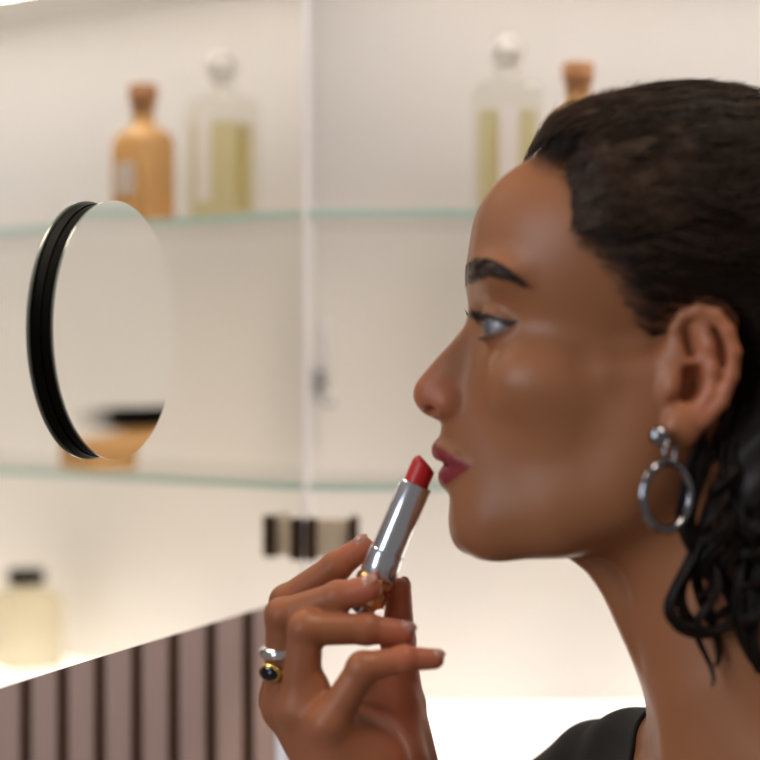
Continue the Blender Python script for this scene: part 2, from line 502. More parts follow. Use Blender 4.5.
def np_mesh(name, V, Q, flip=True):
    me = bpy.data.meshes.new(name)
    W = to_world(V)
    k = Q.shape[1]
    if flip: Q = Q[:, ::-1]
    me.vertices.add(len(W)); me.vertices.foreach_set('co', W.astype(np.float32).ravel())
    me.loops.add(len(Q) * k); me.loops.foreach_set('vertex_index', Q.astype(np.int32).ravel())
    me.polygons.add(len(Q)); me.polygons.foreach_set('loop_start', np.arange(0, len(Q) * k, k, dtype=np.int32))
    me.update(calc_edges=True)
    me.polygons.foreach_set('use_smooth', np.ones(len(Q), bool))
    return me

def catmull(P, n=6, closed=False):
    P = np.array(P, float); out = []
    m = len(P)
    for i in range(m if closed else m - 1):
        g = lambda j: P[j % m] if closed else P[min(max(j, 0), m - 1)]
        a, b, c, d = g(i - 1), g(i), g(i + 1), g(i + 2)
        for t in np.linspace(0, 1, n, endpoint=False):
            out.append(0.5 * (2 * b + (c - a) * t + (2 * a - 5 * b + 4 * c - d) * t * t + (3 * b - a - 3 * c + d) * t ** 3))
    if not closed: out.append(P[-1])
    return np.array(out)

def poly_sd(x, y, P):
    """signed distance (negative inside) of 2-D points to closed polygon"""
    d2 = np.full(x.shape, 1e9); ins = np.zeros(x.shape, bool)
    for i in range(len(P)):
        a, b = P[i], P[(i + 1) % len(P)]
        e = b - a
        t = np.clip(((x - a[0]) * e[0] + (y - a[1]) * e[1]) / (e @ e + 1e-12), 0, 1)
        d2 = np.minimum(d2, (x - a[0] - t * e[0]) ** 2 + (y - a[1] - t * e[1]) ** 2)
        c = (a[1] > y) != (b[1] > y)
        ins ^= c & (x < (b[0] - a[0]) * (y - a[1]) / (b[1] - a[1] + 1e-12) + a[0])
    d = np.sqrt(d2)
    return np.where(ins, -d, d)

# ---------------------------------------------------------------- profile of face and neck (photo pixels)
face_pts = [(640, 112), (590, 128), (548, 148), (524, 165), (503, 178), (486.5, 195), (476, 216), (471, 245), (468, 266), (467.3, 285), (468.2, 306),
    (466, 322), (459, 333), (449, 345), (436.6, 358.5), (424.5, 372.5), (415.8, 384), (413.2, 395), (415.8, 404.5), (423.5, 413), (434, 418.5), (440.8, 422),
    (441.2, 429), (438.2, 437), (432.8, 443.6), (431.6, 451), (434.5, 458.5), (441.5, 463), (447, 464.5), (443, 468.5), (439, 476), (439.7, 484),
    (444.4, 491), (448.2, 500), (449, 510), (448.4, 521), (449.2, 534), (453.5, 545), (461, 552.5), (473, 556), (491, 555.5), (522, 551.5), (548, 551), (566, 558.5), (578, 567),
    (587, 575), (602, 597.5), (615.5, 626.6), (629, 657), (643, 692), (651, 722), (654, 745)]
prof = catmull(face_pts, 4)
poly = np.concatenate([prof, np.array([(660, 900), (960, 900), (960, 112)], float)])

# ---------------------------------------------------------------- head, neck, shoulders
G = Grid(398, 930, 88, 900, -400, 360, 2.6)
def both(c):  return [c, (c[0], c[1], -c[2])]
def add2(c, r, ang=0, k=8):
    for p in both(c): G.add(ell(p, r, ang), k)
def sub2(c, r, ang=0, k=6):
    for p in both(c): G.sub(ell(p, r, ang), k)
def cone2(a, b, ra, rb, k=8, sub=False):
    for s in (1, -1):
        p = cone((a[0], a[1], a[2] * s), (b[0], b[1], b[2] * s), ra, rb)
        (G.sub if sub else G.add)(p, k)

skull = [ell((672, 248, 0), (205, 146, 147)), ell((582, 262, 0), (116, 116, 124))]
G.add(skull[0], 0); G.add(skull[1], 40)
G.add(ell((585, 400, 0), (118, 120, 112)), 40)            # middle face
G.add(ell((508, 454, 0), (66, 76, 58)), 22)               # mouth barrel
G.add(ell((492, 518, 0), (45, 40, 50)), 26)               # chin
add2((548, 384, 82), (62, 40, 42), 8, 34)                 # cheek bone
cone2((600, 372, 112), (668, 362, 128), 14, 12, 26)       # zygomatic arch
cone2((500, 521, 34), (556, 508, 62), 35, 31, 30)
cone2((556, 508, 62), (612, 482, 82), 31, 29, 30)         # jaw body
cone2((612, 482, 82), (650, 400, 102), 29, 24, 40)        # jaw ramus
G.add(ell((560, 480, 0), (90, 66, 86)), 40)               # lower cheeks and mouth floor
add2((598, 438, 54), (74, 84, 50), -12, 40)               # cheek flesh
add2((640, 420, 84), (42, 70, 38), 10, 40)                # in front of the ear
G.add(ell((556, 506, 0), (84, 40, 68)), 30)
add2((506, 278, 58), (36, 20, 52), 6, 20)                 # brow bone
G.add(cone((700, 470, 0), (745, 640, 0), 104, 104), 40)   # neck
G.add(cone((745, 640, 0), (775, 800, 0), 104, 118), 30)
cone2((706, 470, 84), (682, 770, 26), 22, 18, 26)         # neck muscles
# eye sockets
sub2((470, 328, 62), (27, 20, 30), 0, 16)
# nose
G.add(cone((480, 322, 0), (440, 392, 0), 13, 20), 14)
G.add(ell((434, 395, 0), (21, 20, 22)), 8)
G.add(ell((472, 386, 0), (48, 46, 28), 0), 30)
add2((449, 402, 22), (17, 14.5, 14), -8, 7)               # nostril wings
G.add(cone((428, 408, 0), (452, 420, 0), 7, 8), 6)        # columella
for s in (1, -1):
    G.sub(cone((427, 412, 12 * s), (437, 405, 14 * s), 4.6, 6.0), 2)
    G.sub(ell((430.5, 409.5, 22 * s), (6.5, 4.2, 14), 20), 2)
# exact profile: thin blade adds missing front, clip removes excess
q = G.sl((398, 700, 100, 760, -400, 360), 0)
xs = G.X[:, 0, 0]; ys = G.Y[0, :, 0]
gx, gy = np.meshgrid(xs, ys, indexing='ij')
d2 = poly_sd(gx, gy, poly).astype(np.float32)
bw = np.interp(ys, [100, 200, 262, 285, 306, 325, 360, 385, 400, 415, 430, 445, 470, 490, 510, 540, 560, 600, 700], [60, 70, 66, 40, 14, 10, 11, 13, 13, 11, 14, 22, 22, 24, 24, 22, 24, 30, 30]).astype(np.float32)[None, :, None]
rr = bw * 0.98
al = np.abs(G.L)
blade = np.sqrt(np.maximum(d2[:, :, None] + rr, 0) ** 2 + np.maximum(al - bw + rr, 0) ** 2) - rr
blade = np.maximum(blade, np.minimum(0, d2[:, :, None]))
G.F = smin(G.F, blade, 5)
cw = (np.clip((ys - 515) / 25, 0, 1) * np.clip((640 - ys) / 50, 0, 1)).astype(np.float32)[None, :, None]
G.F = smax(G.F, d2[:, :, None] - cw * np.minimum(0.0024 * al * al, 12), 4)     # the jaw bones hang a little lower than the midline
del blade
# lips
def lipP(px, py, l): return tuple(O(px, py, l))
LU = [lipP(445.5, 450.5, 0), lipP(449, 452.5, 16), lipP(457, 458, 34), lipP(467, 464, 47)]
LL = [lipP(452, 476.5, 0), lipP(454, 476, 15), lipP(460, 472.5, 32), lipP(467.5, 467, 46)]
ru = [12.5, 11.5, 8, 3.5]; rl = [13, 12, 8.5, 3.5]
for s in (1, -1):
    for P_, r_ in ((LU, ru), (LL, rl)):
        for a in range(3):
            pa, pb = np.array(P_[a]), np.array(P_[a + 1]); pa = pa * (1, 1, s); pb = pb * (1, 1, s)
            G.add(cone(pa, pb, r_[a], r_[a + 1]), 4)
    gp = [O(438, 463.6, 0), O(449, 464, 18), O(459, 464.8, 34), O(468, 466, 45)]
    for a in range(3):
        G.sub(cone(gp[a] * (1, 1, s), gp[a + 1] * (1, 1, s), (4, 3.6, 2.6)[a], (3.6, 2.6, 1.0)[a]), 3)
G.sub(ell((440, 500, 0), (8, 6, 26)), 10)
# eyelids around the eyeballs
EC = np.array([503.0, 327.0, 60.0]); ER = 24.0
def plane3(a, b, c, up):
    n = np.cross(b - a, c - a); n /= np.linalg.norm(n)
    if n[1] * up < 0: n = -n
    return n, float(n @ a)
can_o, can_i = O(508, 326, 88), O(486, 330, 36)
n_up, c_up = plane3(can_o, can_i, O(475.5, 316.5, 62), 1)      # normal pointing down (+y)
n_lo, c_lo = plane3(can_o, can_i, O(479.5, 335.5, 62), 1)
for s in (1, -1):
    qq = G.sl((EC[0] - 34, EC[0] + 34, EC[1] - 34, EC[1] + 34, min(s * 26, s * 94), max(s * 26, s * 94)), 0)
    X_, Y_, L_ = G.X[qq[0]], G.Y[:, qq[1]], G.L[:, :, qq[2]] * s
    sp = np.sqrt((X_ - EC[0]) ** 2 + (Y_ - EC[1]) ** 2 + (L_ - EC[2]) ** 2)
    du = n_up[0] * X_ + n_up[1] * Y_ + n_up[2] * L_ - c_up
    dl_ = n_lo[0] * X_ + n_lo[1] * Y_ + n_lo[2] * L_ - c_lo
    f = smin(G.F[qq], smax(sp - (ER + 3.6), du, 2), 5)
    f = smin(f, smax(sp - (ER + 3.0), -dl_, 2), 5)
    f = smax(f, -(sp - (ER - 1.5)), 1)                     # hollow for the eyeball
    op = smax(smax(-du, dl_, 1), sp - (ER + 12), 1)        # opening between the lids
    f = np.where(X_ < can_o[0] - 1, smax(f, -op, 1.5), f)
    G.F[qq] = f
# ears
def E(px, py, l=146): return tuple(O(px, py, l))
ear_rim = [E(672, 345, 130), E(676, 328, 136), E(684, 316, 142), E(699, 309.5, 148), E(716, 315, 152), E(728, 331, 155), E(734.5, 352, 156), E(732, 376, 154), E(722, 402, 150), E(706, 420, 146)]
for s in (1, -1):
    m = np.array((1, 1, s))
    G.add(ell(tuple(np.array(E(700, 365, 134)) * m), (36, 57, 13), 12), 8)
    for a in range(len(ear_rim) - 1):
        G.add(cone(np.array(ear_rim[a]) * m, np.array(ear_rim[a + 1]) * m, 6.4, 6.4), 3)
    G.sub(ell(tuple(np.array(E(691, 384, 146)) * m), (14, 20, 22), 20), 4)        # concha
    G.sub(ell(tuple(np.array(E(691, 343, 147)) * m), (6, 19, 14), -12), 4)         # triangular fossa
    an = [E(704, 322, 145), E(710, 345, 147), E(714, 368, 147), E(711, 392, 146), E(699, 411, 144)]
    for a in range(4):
        G.add(cone(np.array(an[a]) * m, np.array(an[a + 1]) * m, 6.0, 6.0), 7)
    G.add(cone(np.array(E(692, 362, 142)) * m, np.array(E(712, 356, 144)) * m, 3.6, 4), 4)   # helix crus
    G.add(ell(tuple(np.array(E(672, 386, 140)) * m), (9, 16, 9), 10), 7)          # tragus
    G.add(ell(tuple(np.array(E(683, 428, 142)) * m), (17, 19, 8), 25), 10)        # lobe
    G.sub(cone(np.array(E(664, 406, 146)) * m, np.array(E(676, 402, 146)) * m, 4, 5), 4)
# shoulders and chest, turned so the far shoulder reaches forward
for ch in ([(702, 766, -95, 44), (658, 795, -190, 44), (626, 823, -262, 46), (592, 866, -318, 50)], [(790, 770, 100, 46), (838, 796, 190, 46), (870, 822, 260, 46), (890, 866, 310, 50)]):
    G.add(cone((740, 690, 40 if ch[0][2] > 0 else -40), ch[0][:3], 60, ch[0][3]), 40)
    for a in range(3):
        G.add(cone(ch[a][:3], ch[a + 1][:3], ch[a][3], ch[a + 1][3]), 20)
G.add(cone((680, 800, -30), (612, 850, -290), 34, 44), 20)
G.add(ell((770, 960, 0), (140, 180, 250)), 40)
Ftorso = G.F.copy()
V1, Q1 = G.mesh(2)

# garment: black top, a shell over the torso with a wide neckline
GT = Grid(398, 930, 88, 900, -400, 360, 2.6)
sub = ell((738, 738, 0), (128, 112, 150))[0](G.X, G.Y, G.L).astype(np.float32)
yy = 712 - G.Y
GT.F = smax(smax(Ftorso - 5.0, -sub, 3), yy + 0 * Ftorso, 2)
VT, QT = GT.mesh(1)
del Ftorso, sub, GT

# ---------------------------------------------------------------- right arm (below the frame) and right hand
GA = Grid(370, 760, 780, 1420, -420, 220, 5.0)
GA.add(cone(O(405, 850, -5), (505, 1325, -230), 52, 78), 0)
GA.add(cone((505, 1325, -230), (612, 884, -318), 72, 52), 30)
VA, QA = GA.mesh(1)

GH = Grid(236, 480, 512, 905, -120, 110, 1.5)
fing = {
    'index':  ([O(281, 700, -42), O(287, 602, -36), O(336, 567, -32), O(362, 548, -29)], [20, 17, 15, 12.5]),
    'middle': ([O(284, 708, -4), O(283, 616, 4), O(338, 597, 20), O(369, 588, 28)], [20, 17.5, 15.2, 13]),
    'ring':   ([O(299, 710, 28), O(306, 629, 34), O(366, 629, 32), O(403, 633, 28)], [20, 17, 14.8, 12.6]),
    'pinky':  ([O(329, 724, 56), O(363, 668, 64), O(404, 659, 60), O(434, 659, 54)], [18.5, 15.4, 12.6, 10.2]),
}
thumb = ([O(420, 800, -44), O(404, 705, -46), O(398, 640, -32), O(399, 590, -16)], [28, 21, 17, 12.5])
wrist = O(392, 850, -5)
for nm, (j, r) in fing.items():
    mid = (np.array(wrist) * 0.5 + j[0] * 0.5)
    GH.add(cone(wrist, mid, 34, 25), 22); GH.add(cone(mid, j[0], 25, r[0] + 2), 22)
GH.add(ell(O(345, 740, 4), (52, 44, 48), 35), 26)
GH.add(ell(O(392, 765, -22), (38, 62, 40), -10), 26)      # thumb ball
GH.add(ell(O(316, 692, 34), (15, 20, 14), 0), 12)
GH.add(ell(O(386, 712, -30), (36, 48, 26), 0), 16)
GH.add(ell(O(362, 775, 34), (44, 52, 26), 30), 22)        # little-finger side of the palm
GH.add(cone(wrist, O(415, 905, -5), 50, 50), 26)
for nm, (j, r) in list(fing.items()) + [('thumb', thumb)]:
    for a in range(3):
        GH.add(cone(j[a], j[a + 1], r[a], r[a + 1]), 5 if a else 9)
    # a little knuckle at each bend
    for a in (1, 2):
        GH.add(ell(j[a], (r[a] * 1.04,) * 3), 4)
VH, QH = GH.mesh(2)

# ---------------------------------------------------------------- colour masks, in the photo's own side view of the head
def seen(V):
    k = D0 - np.abs(V[:, 2]) / FPX
    return 380 + (V[:, 0] - 380) / k, HOR + (V[:, 1] - HOR) / k
def line_dist(x, y, pts):
    """distance to a polyline with changing width: returns d / width"""
    best = np.full(x.shape, 1e9)
    for (ax, ay, aw), (bx, by, bw_) in zip(pts[:-1], pts[1:]):
        ex, ey = bx - ax, by - ay
        t = np.clip(((x - ax) * ex + (y - ay) * ey) / (ex * ex + ey * ey), 0, 1)
        best = np.minimum(best, np.hypot(x - ax - t * ex, y - ay - t * ey) / (aw + (bw_ - aw) * t))
    return best
def sstep(a, b, x):
    t = np.clip((x - a) / (b - a), 0, 1); return t * t * (3 - 2 * t)

Vb = np.concatenate([V1, VA, VH])
n1, n2 = len(V1), len(VA)
Qb = np.concatenate([Q1, QA + n1, QH + n1 + n2])
ox, oy = seen(V1)
lipd = np.full(n1, 1e9)
aV = V1.copy(); aV[:, 2] = np.abs(aV[:, 2])
for P_, r_ in ((LU, ru), (LL, rl)):
    for a in range(3):
        lipd = np.minimum(lipd, cone(P_[a], P_[a + 1], r_[a], r_[a + 1])[0](aV[:, 0], aV[:, 1], aV[:, 2]))
up_edge = np.interp(ox, [425, 433, 442, 451, 460, 467, 472], [442, 442.5, 448.5, 454.5, 459.5, 463.2, 466])
lo_edge = np.interp(ox, [425, 440, 451, 460, 467, 472], [486.5, 486.5, 482, 475, 469, 466.5])
lip = (np.abs(V1[:, 2]) < 62) * sstep(-1.2, 1.2, oy - up_edge) * sstep(-1.2, 1.2, lo_edge - oy) * (ox < 473)
brow_line = [(470, 274, 11), (477, 270, 12), (488, 268, 10), (500, 271, 7.6), (511, 277, 5), (524, 286, 2.2)]
bd = line_dist(ox, oy, brow_line)
browm = sstep(1.2, 0.6, bd) * sstep(9, 15, np.abs(V1[:, 2])) * (ox > 466) * (ox < 530)
lid = line_dist(ox, oy, [(472, 314, 3.0), (480, 316, 3.6), (490, 319, 3.6), (500, 322, 3.4), (511, 323, 2.4), (518, 321, 1.0)])
lid2 = line_dist(ox, oy, [(480, 339, 1.2), (487, 339, 2.0), (498, 334, 2.0), (508, 327, 1.8)])
lidm = np.maximum(sstep(1.9, 0.6, lid), 0.6 * sstep(2.4, 0.6, lid2)) * (ox < 520)
hairline_pts = [(528, 166), (540, 172), (556, 176), (570, 190), (572, 212), (570, 232), (580, 248), (598, 262), (612, 282), (622, 302), (634, 322), (643, 340), (648, 352), (656, 346), (668, 330)]
hp0 = np.array(hairline_pts + [(684, 308), (720, 300), (1000, 300), (1000, 60), (500, 60), (500, 150)], float)
scalp = 0.85 * sstep(-8, 26, -poly_sd(ox, oy, hp0)) * (oy < 360)
dark = np.maximum(np.maximum(browm * 0.92, lidm), scalp)
col = np.zeros((len(Vb), 4), np.float32); col[:, 3] = 1
col[:n1, 0] = lip; col[:n1, 1] = dark
nose = np.exp(-(((ox - 432) / 26) ** 2 + ((oy - 395) / 26) ** 2)) * 0.7 + 0.5 * np.exp(-(((V1[:, 0] - 690) / 40) ** 2 + ((V1[:, 1] - 380) / 70) ** 2))
col[:n1, 2] = nose
tips = np.zeros(len(VH))
for nm, (j, r) in list(fing.items()) + [('thumb', thumb)]:
    tips = np.maximum(tips, np.exp(-(np.linalg.norm(VH - j[3], axis=1) / 26) ** 2))
palm = np.exp(-(((VH[:, 0] - 410) / 30) ** 2 + ((VH[:, 1] - 700) / 70) ** 2))
col[n1 + n2:, 2] = np.clip(0.25 + tips + palm, 0, 1)
me = np_mesh('person', Vb, Qb)
at_ = me.attributes.new('tint', 'FLOAT_COLOR', 'POINT'); at_.data.foreach_set('color', col.ravel())

def skin_mat():
    m = bpy.data.materials.new('brown_skin'); m.use_nodes = True
    nt = m.node_tree; b = nt.nodes['Principled BSDF']; L = nt.links
    a = nt.nodes.new('ShaderNodeAttribute'); a.attribute_name = 'tint'
    sp = nt.nodes.new('ShaderNodeSeparateColor'); L.new(a.outputs['Color'], sp.inputs[0])
    tc = nt.nodes.new('ShaderNodeTexCoord')
    n = nt.nodes.new('ShaderNodeTexNoise'); n.inputs['Scale'].default_value = 22; n.inputs['Detail'].default_value = 4
    L.new(tc.outputs['Object'], n.inputs['Vector'])
    def mix(fac, A, B):
        x = nt.nodes.new('ShaderNodeMix'); x.data_type = 'RGBA'
        if isinstance(fac, float): x.inputs['Factor'].default_value = fac
        else: L.new(fac, x.inputs['Factor'])
        for nm, v in (('A', A), ('B', B)):
            if isinstance(v, tuple): x.inputs[nm].default_value = (*v, 1)
            else: L.new(v, x.inputs[nm])
        return x.outputs['Result']
    c = mix(n.outputs['Fac'], SKIN_A, SKIN_B)
    c = mix(sp.outputs[2], c, SKIN_RED)
    c = mix(sp.outputs[0], c, LIP)
    c = mix(sp.outputs[1], c, (0.018, 0.011, 0.009))
    L.new(c, b.inputs['Base Color'])
    r = nt.nodes.new('ShaderNodeMapRange'); L.new(sp.outputs[0], r.inputs[0]); r.inputs[3].default_value = 0.43; r.inputs[4].default_value = 0.42
    L.new(r.outputs[0], b.inputs['Roughness'])
    b.inputs['Subsurface Weight'].default_value = 0.12
    b.inputs['Subsurface Radius'].default_value = (1.0, 0.35, 0.2)
    b.inputs['Subsurface Scale'].default_value = 0.004
    b.inputs['Specular IOR Level'].default_value = 0.32
    n2 = nt.nodes.new('ShaderNodeTexNoise'); n2.inputs['Scale'].default_value = 700; n2.inputs['Detail'].default_value = 2
    L.new(tc.outputs['Object'], n2.inputs['Vector'])
    bp = nt.nodes.new('ShaderNodeBump'); bp.inputs['Strength'].default_value = 0.12; bp.inputs['Distance'].default_value = 0.0004
    L.new(n2.outputs['Fac'], bp.inputs['Height']); L.new(bp.outputs[0], b.inputs['Normal'])
    return m
SKIN_A, SKIN_B, SKIN_RED, LIP = (0.258, 0.099, 0.041), (0.325, 0.130, 0.056), (0.48, 0.145, 0.075), (0.23, 0.026, 0.034)
M['skin'] = skin_mat()
person = link('person', me, M['skin'])
tag(person, 'woman in profile facing the mirror, raising a red lipstick, black top and hoop earring', 'person')

M['cloth'] = mat_p('black_fabric', (0.008, 0.008, 0.007), 0.85, noise=0.2, scale=300, bump=0.15)
GS = Grid(400, 760, 800, 1420, -420, -120, 5.0)
GS.add(cone((510, 1318, -232), (612, 884, -318), 80, 58), 0)
VS, QS = GS.mesh(1)
VT2 = np.concatenate([VT, VS]); QT2 = np.concatenate([QT, QS + len(VT)])
top = link('top', np_mesh('top', VT2, QT2), M['cloth'], person); top['label'] = 'black fabric top with wide neckline'

# eyes
M['sclera'] = mat_p('eye_white', (0.26, 0.24, 0.25), 0.2, noise=0.04, scale=300)
M['iris'] = mat_p('iris', (0.10, 0.10, 0.11), 0.08)
M['hair'] = mat_p('dark_hair', (0.011, 0.0065, 0.005), 0.45, Specular_IOR_Level=0.22)
def uv_sphere(name, c, r, mat, parent, squash=(1, 1, 1), seg=32):
    bm = bmesh.new(); bmesh.ops.create_uvsphere(bm, u_segments=seg, v_segments=seg // 2, radius=1)
    for v in bm.verts:
        v.co = Vector(c) + Vector([v.co[i] * r * squash[i] for i in range(3)])
    me = bpy.data.meshes.new(name); bm.to_mesh(me); bm.free()
    return link(name, me, mat, parent, True)
for s in (1, -1):
    c = to_world(np.array([EC[0], EC[1], EC[2] * s]))
    eye = uv_sphere('eye', c, (ER - 0.6) / FPX, M['sclera'], person)
    gz = np.array([-0.90, -0.42 * s, -0.06]); gz /= np.linalg.norm(gz)
    ic = c + gz * (ER - 4.6) / FPX
    ir = loft('iris', [(-4 / FPX, 10.6 / FPX, 10.6 / FPX, 2), (0.5 / FPX, 10.2 / FPX, 10.2 / FPX, 2), (2.8 / FPX, 7.6 / FPX, 7.6 / FPX, 2), (4.2 / FPX, 4.4 / FPX, 4.4 / FPX, 2), (4.7 / FPX, 1.2 / FPX, 1.2 / FPX, 2)], M['iris'], eye, 28)
    ir.location = Vector(ic); ir.rotation_euler = Vector(gz).to_track_quat('Z', 'Y').to_euler()

# ---------------------------------------------------------------- hair
rng = np.random.default_rng(7)
hair_poly = np.array(hairline_pts + [(676, 318), (686, 308), (700, 302), (718, 306), (733, 320), (742, 345), (743, 375), (735, 402), (720, 424), (705, 440), (694, 470), (690, 520),
    (690, 720), (1100, 720), (1100, 40), (470, 40)], float)
TX = np.arange(440, 1110, 2.0); TY = np.arange(30, 730, 2.0)
tx, ty = np.meshgrid(TX, TY, indexing='ij')
TAB = -poly_sd(tx, ty, hair_poly)                       # positive inside the hair area
TPR = poly_sd(tx, ty, np.concatenate([prof[:60], np.array([(560, 900), (1200, 900), (1200, 300), (900, 150), (800, 112), (720, 102)], float)]))
def hair_t(x, y, l, inset=0.0):
    k = D0 - np.abs(l) / FPX
    px = 380 + (x - 380) / k; py = HOR + (y - HOR) / k
    i = np.clip((px - TX[0]) / 2, 0, len(TX) - 1.001); j = np.clip((py - TY[0]) / 2, 0, len(TY) - 1.001)
    i0 = i.astype(int); j0 = j.astype(int); fi = i - i0; fj = j - j0
    d = (TAB[i0, j0] * (1 - fi) + TAB[i0 + 1, j0] * fi) * (1 - fj) + (TAB[i0, j0 + 1] * (1 - fi) + TAB[i0 + 1, j0 + 1] * fi) * fj
    top = np.clip((330 - y) / 120, 0, 1)
    d = d - inset * np.clip((700 - px) / 45, 0.05, 1)
    return np.where(d > 0, np.minimum(d * 0.55, 10 + top * (12 - 6 * np.clip((x - 570) / 60, 0, 1))), np.maximum(d * 0.8, -14)) - (3 if inset else 1)
hair_prims = [(skull[0], 0), (skull[1], 40), (ell((800, 330, 0), (105, 165, 128)), 50)]
low_prims = [(ell((764, 478, 60), (90, 112, 78)), 30), (ell((800, 590, 60), (82, 84, 72)), 30), (ell((790, 480, -20), (95, 150, 100)), 40)]
def skullF(x, y, l):
    f = None
    for (fn, bb), k in hair_prims:
        d = fn(x, y, l); f = d if f is None else smin(f, d, k)
    i = np.clip((x - TX[0]) / 2, 0, len(TX) - 1.001); j = np.clip((y - TY[0]) / 2, 0, len(TY) - 1.001)
    i0 = i.astype(int); j0 = j.astype(int); fi = i - i0; fj = j - j0
    d = (TPR[i0, j0] * (1 - fi) + TPR[i0 + 1, j0] * fi) * (1 - fj) + (TPR[i0, j0 + 1] * (1 - fi) + TPR[i0 + 1, j0 + 1] * fi) * fj
    return smax(f, d, 10)
def hairF(x, y, l, inset=0.0):
    return skullF(x, y, l) - hair_t(x, y, l, inset)
def grad(fn, P, e=1.5):
    g = np.stack([fn(*(P + np.eye(3)[i] * e).T) - fn(*(P - np.eye(3)[i] * e).T) for i in range(3)], 1)
    return g / (np.linalg.norm(g, axis=1, keepdims=True) + 1e-9)

GHr = Grid(500, 920, 70, 720, -170, 170, 3.4)
XX, YY, LLn = np.broadcast_arrays(GHr.X, GHr.Y, GHr.L)
GHr.F = hairF(XX.astype(np.float32), YY.astype(np.float32), LLn.astype(np.float32), 20.0).astype(np.float32)
for p_, k in low_prims: GHr.add(p_, k)
# keep the mass clear of the ears
for s in (1, -1):
    GHr.sub(ell((690, 374, 152 * s), (34, 55, 20), 12), 6)
# clumpy relief
GHr.F = GHr.F + (2.0 * np.sin(GHr.Y * 0.11 + GHr.X * 0.03 + 1.5 * np.sin(GHr.L * 0.09)) * np.sin(GHr.L * 0.16 + GHr.X * 0.05)).astype(np.float32)
VHr, QHr = GHr.mesh(1)
hair = link('hair', np_mesh('hair', VHr, QHr), M['hair'], person)
hair['label'] = 'dark brown textured hair swept back, curls behind the ear'
del XX, YY, LLn

def strands_mesh(name, P, R, N):
    """P (n,k,3) strand points in model units, R (n,k) radii, N (n,k,3) outward normals -> triangular tubes"""
    n, k, _ = P.shape
    T = np.gradient(P, axis=1); T /= np.linalg.norm(T, axis=2, keepdims=True) + 1e-9
    S = np.cross(T, N); S /= np.linalg.norm(S, axis=2, keepdims=True) + 1e-9
    N2 = np.cross(S, T)
    ring = [P + S * R[..., None], P + N2 * R[..., None], P - S * R[..., None]]
    V = np.stack(ring, 2).reshape(-1, 3)
    base = np.arange(n)[:, None, None] * (k * 3) + np.arange(k - 1)[None, :, None] * 3
    a = np.arange(3)[None, None, :]; b = (a + 1) % 3
    Q = np.stack([base + a, base + b, base + b + 3, base + a + 3], -1).reshape(-1, 4)
    return np_mesh(name, V, Q, flip=False)

# combed strands marching over the surface
def march(P, K, step, dirfn, off0, off1, waveA, nc=0):
    n = len(P); out = []; nor = []
    ph = rng.uniform(0, 6.28, n); fr = rng.uniform(0.5, 1.0, n); A = waveA * rng.uniform(0.4, 1.3, n)
    lift = np.zeros(n)
    if nc:                                              # neighbours share a wave: locks
        cc = P[rng.integers(0, n, nc)]
        own = np.argmin(((P[:, None] - cc[None]) ** 2).sum(2), 1)
        ph = rng.uniform(0, 6.28, nc)[own] + rng.normal(0, 0.25, n)
        fr = rng.uniform(0.55, 1.05, nc)[own]; A = waveA * rng.uniform(0.3, 1.5, nc)[own] * rng.uniform(0.8, 1.2, n)
        lift = rng.uniform(-2, 6.0, nc)[own] + rng.normal(0, 0.8, n)
        pull = (cc[own] - P)
    for i in range(K):
        off = off0 + (off1 - off0) * i / (K - 1)
        for _ in range(2):
            g = grad(skullF, P); f = hairF(*P.T)
            P = P - g * (f - off)[:, None]
        d = dirfn(P, i / (K - 1)); d = d - g * (d * g).sum(1, keepdims=True); d /= np.linalg.norm(d, axis=1, keepdims=True) + 1e-9
        sd = np.cross(d, g)
        w = i / (K - 1)
        pp = P + sd * (A * np.sin(ph + fr * i))[:, None] + g * (lift * min(1, 2 * w))[:, None]
        if nc: pp = pp + pull * 0.45 * math.sin(min(1, w * 1.4) * 1.57)
        out.append(pp); nor.append(g)
        P = P + d * step
    return np.stack(out, 1), np.stack(nor, 1)
def comb(P, t):
    d = np.zeros_like(P); d[:, 0] = 1.0
    low = np.clip((P[:, 1] - 200) / 120, 0, 1)
    d[:, 1] = -0.25 + 0.35 * low + 0.25 * t
    d[:, 2] = -0.10 * np.sign(P[:, 2]) * (1 - low)
    return d
# roots: random scalp points inside the hair area, denser at the front
roots = []
while len(roots) < 9000:
    x = rng.uniform(500, 880); y = rng.uniform(80, 420); l = rng.choice([1, 1, -1]) * rng.uniform(0, 150)
    p = np.array([[x, y, l]], float)
    if x > 640 and rng.uniform() < 0.4: continue
    roots.append(p[0])
roots = np.array(roots)
for _ in range(4):
    roots = roots - grad(skullF, roots) * (skullF(*roots.T) + 2)[:, None]
tt = hair_t(*roots.T)
roots = roots[rng.uniform(0, 1, len(roots)) < np.clip((tt + 1.0) / 15.0, 0.02, 1) ** 1.5]
ear_d = np.hypot((roots[:, 0] - 692) / 46, (roots[:, 1] - 368) / 68)
roots = roots[ear_d > 0.86]
roots_all = roots.copy(); n = len(roots); K = 12
P_, N_ = march(roots, K, 10.0, comb, -0.5, 2.0, 6.0, 420)
R_ = np.linspace(1, 0.35, K)[None, :] * rng.uniform(0.6, 1.35, n)[:, None]
# stop strands that would cross the ear
bad = (np.hypot((P_[..., 0] - 688) / 36, (P_[..., 1] - 370) / 56) < 1).any(1)
M['strand'] = mat_p('brown_hair_strands', (0.022, 0.0118, 0.007), 0.5, Specular_IOR_Level=0.16)
sm = link('strand', strands_mesh('strand', P_[~bad], R_[~bad], N_[~bad]), M['strand'], hair); sm['kind'] = 'stuff'
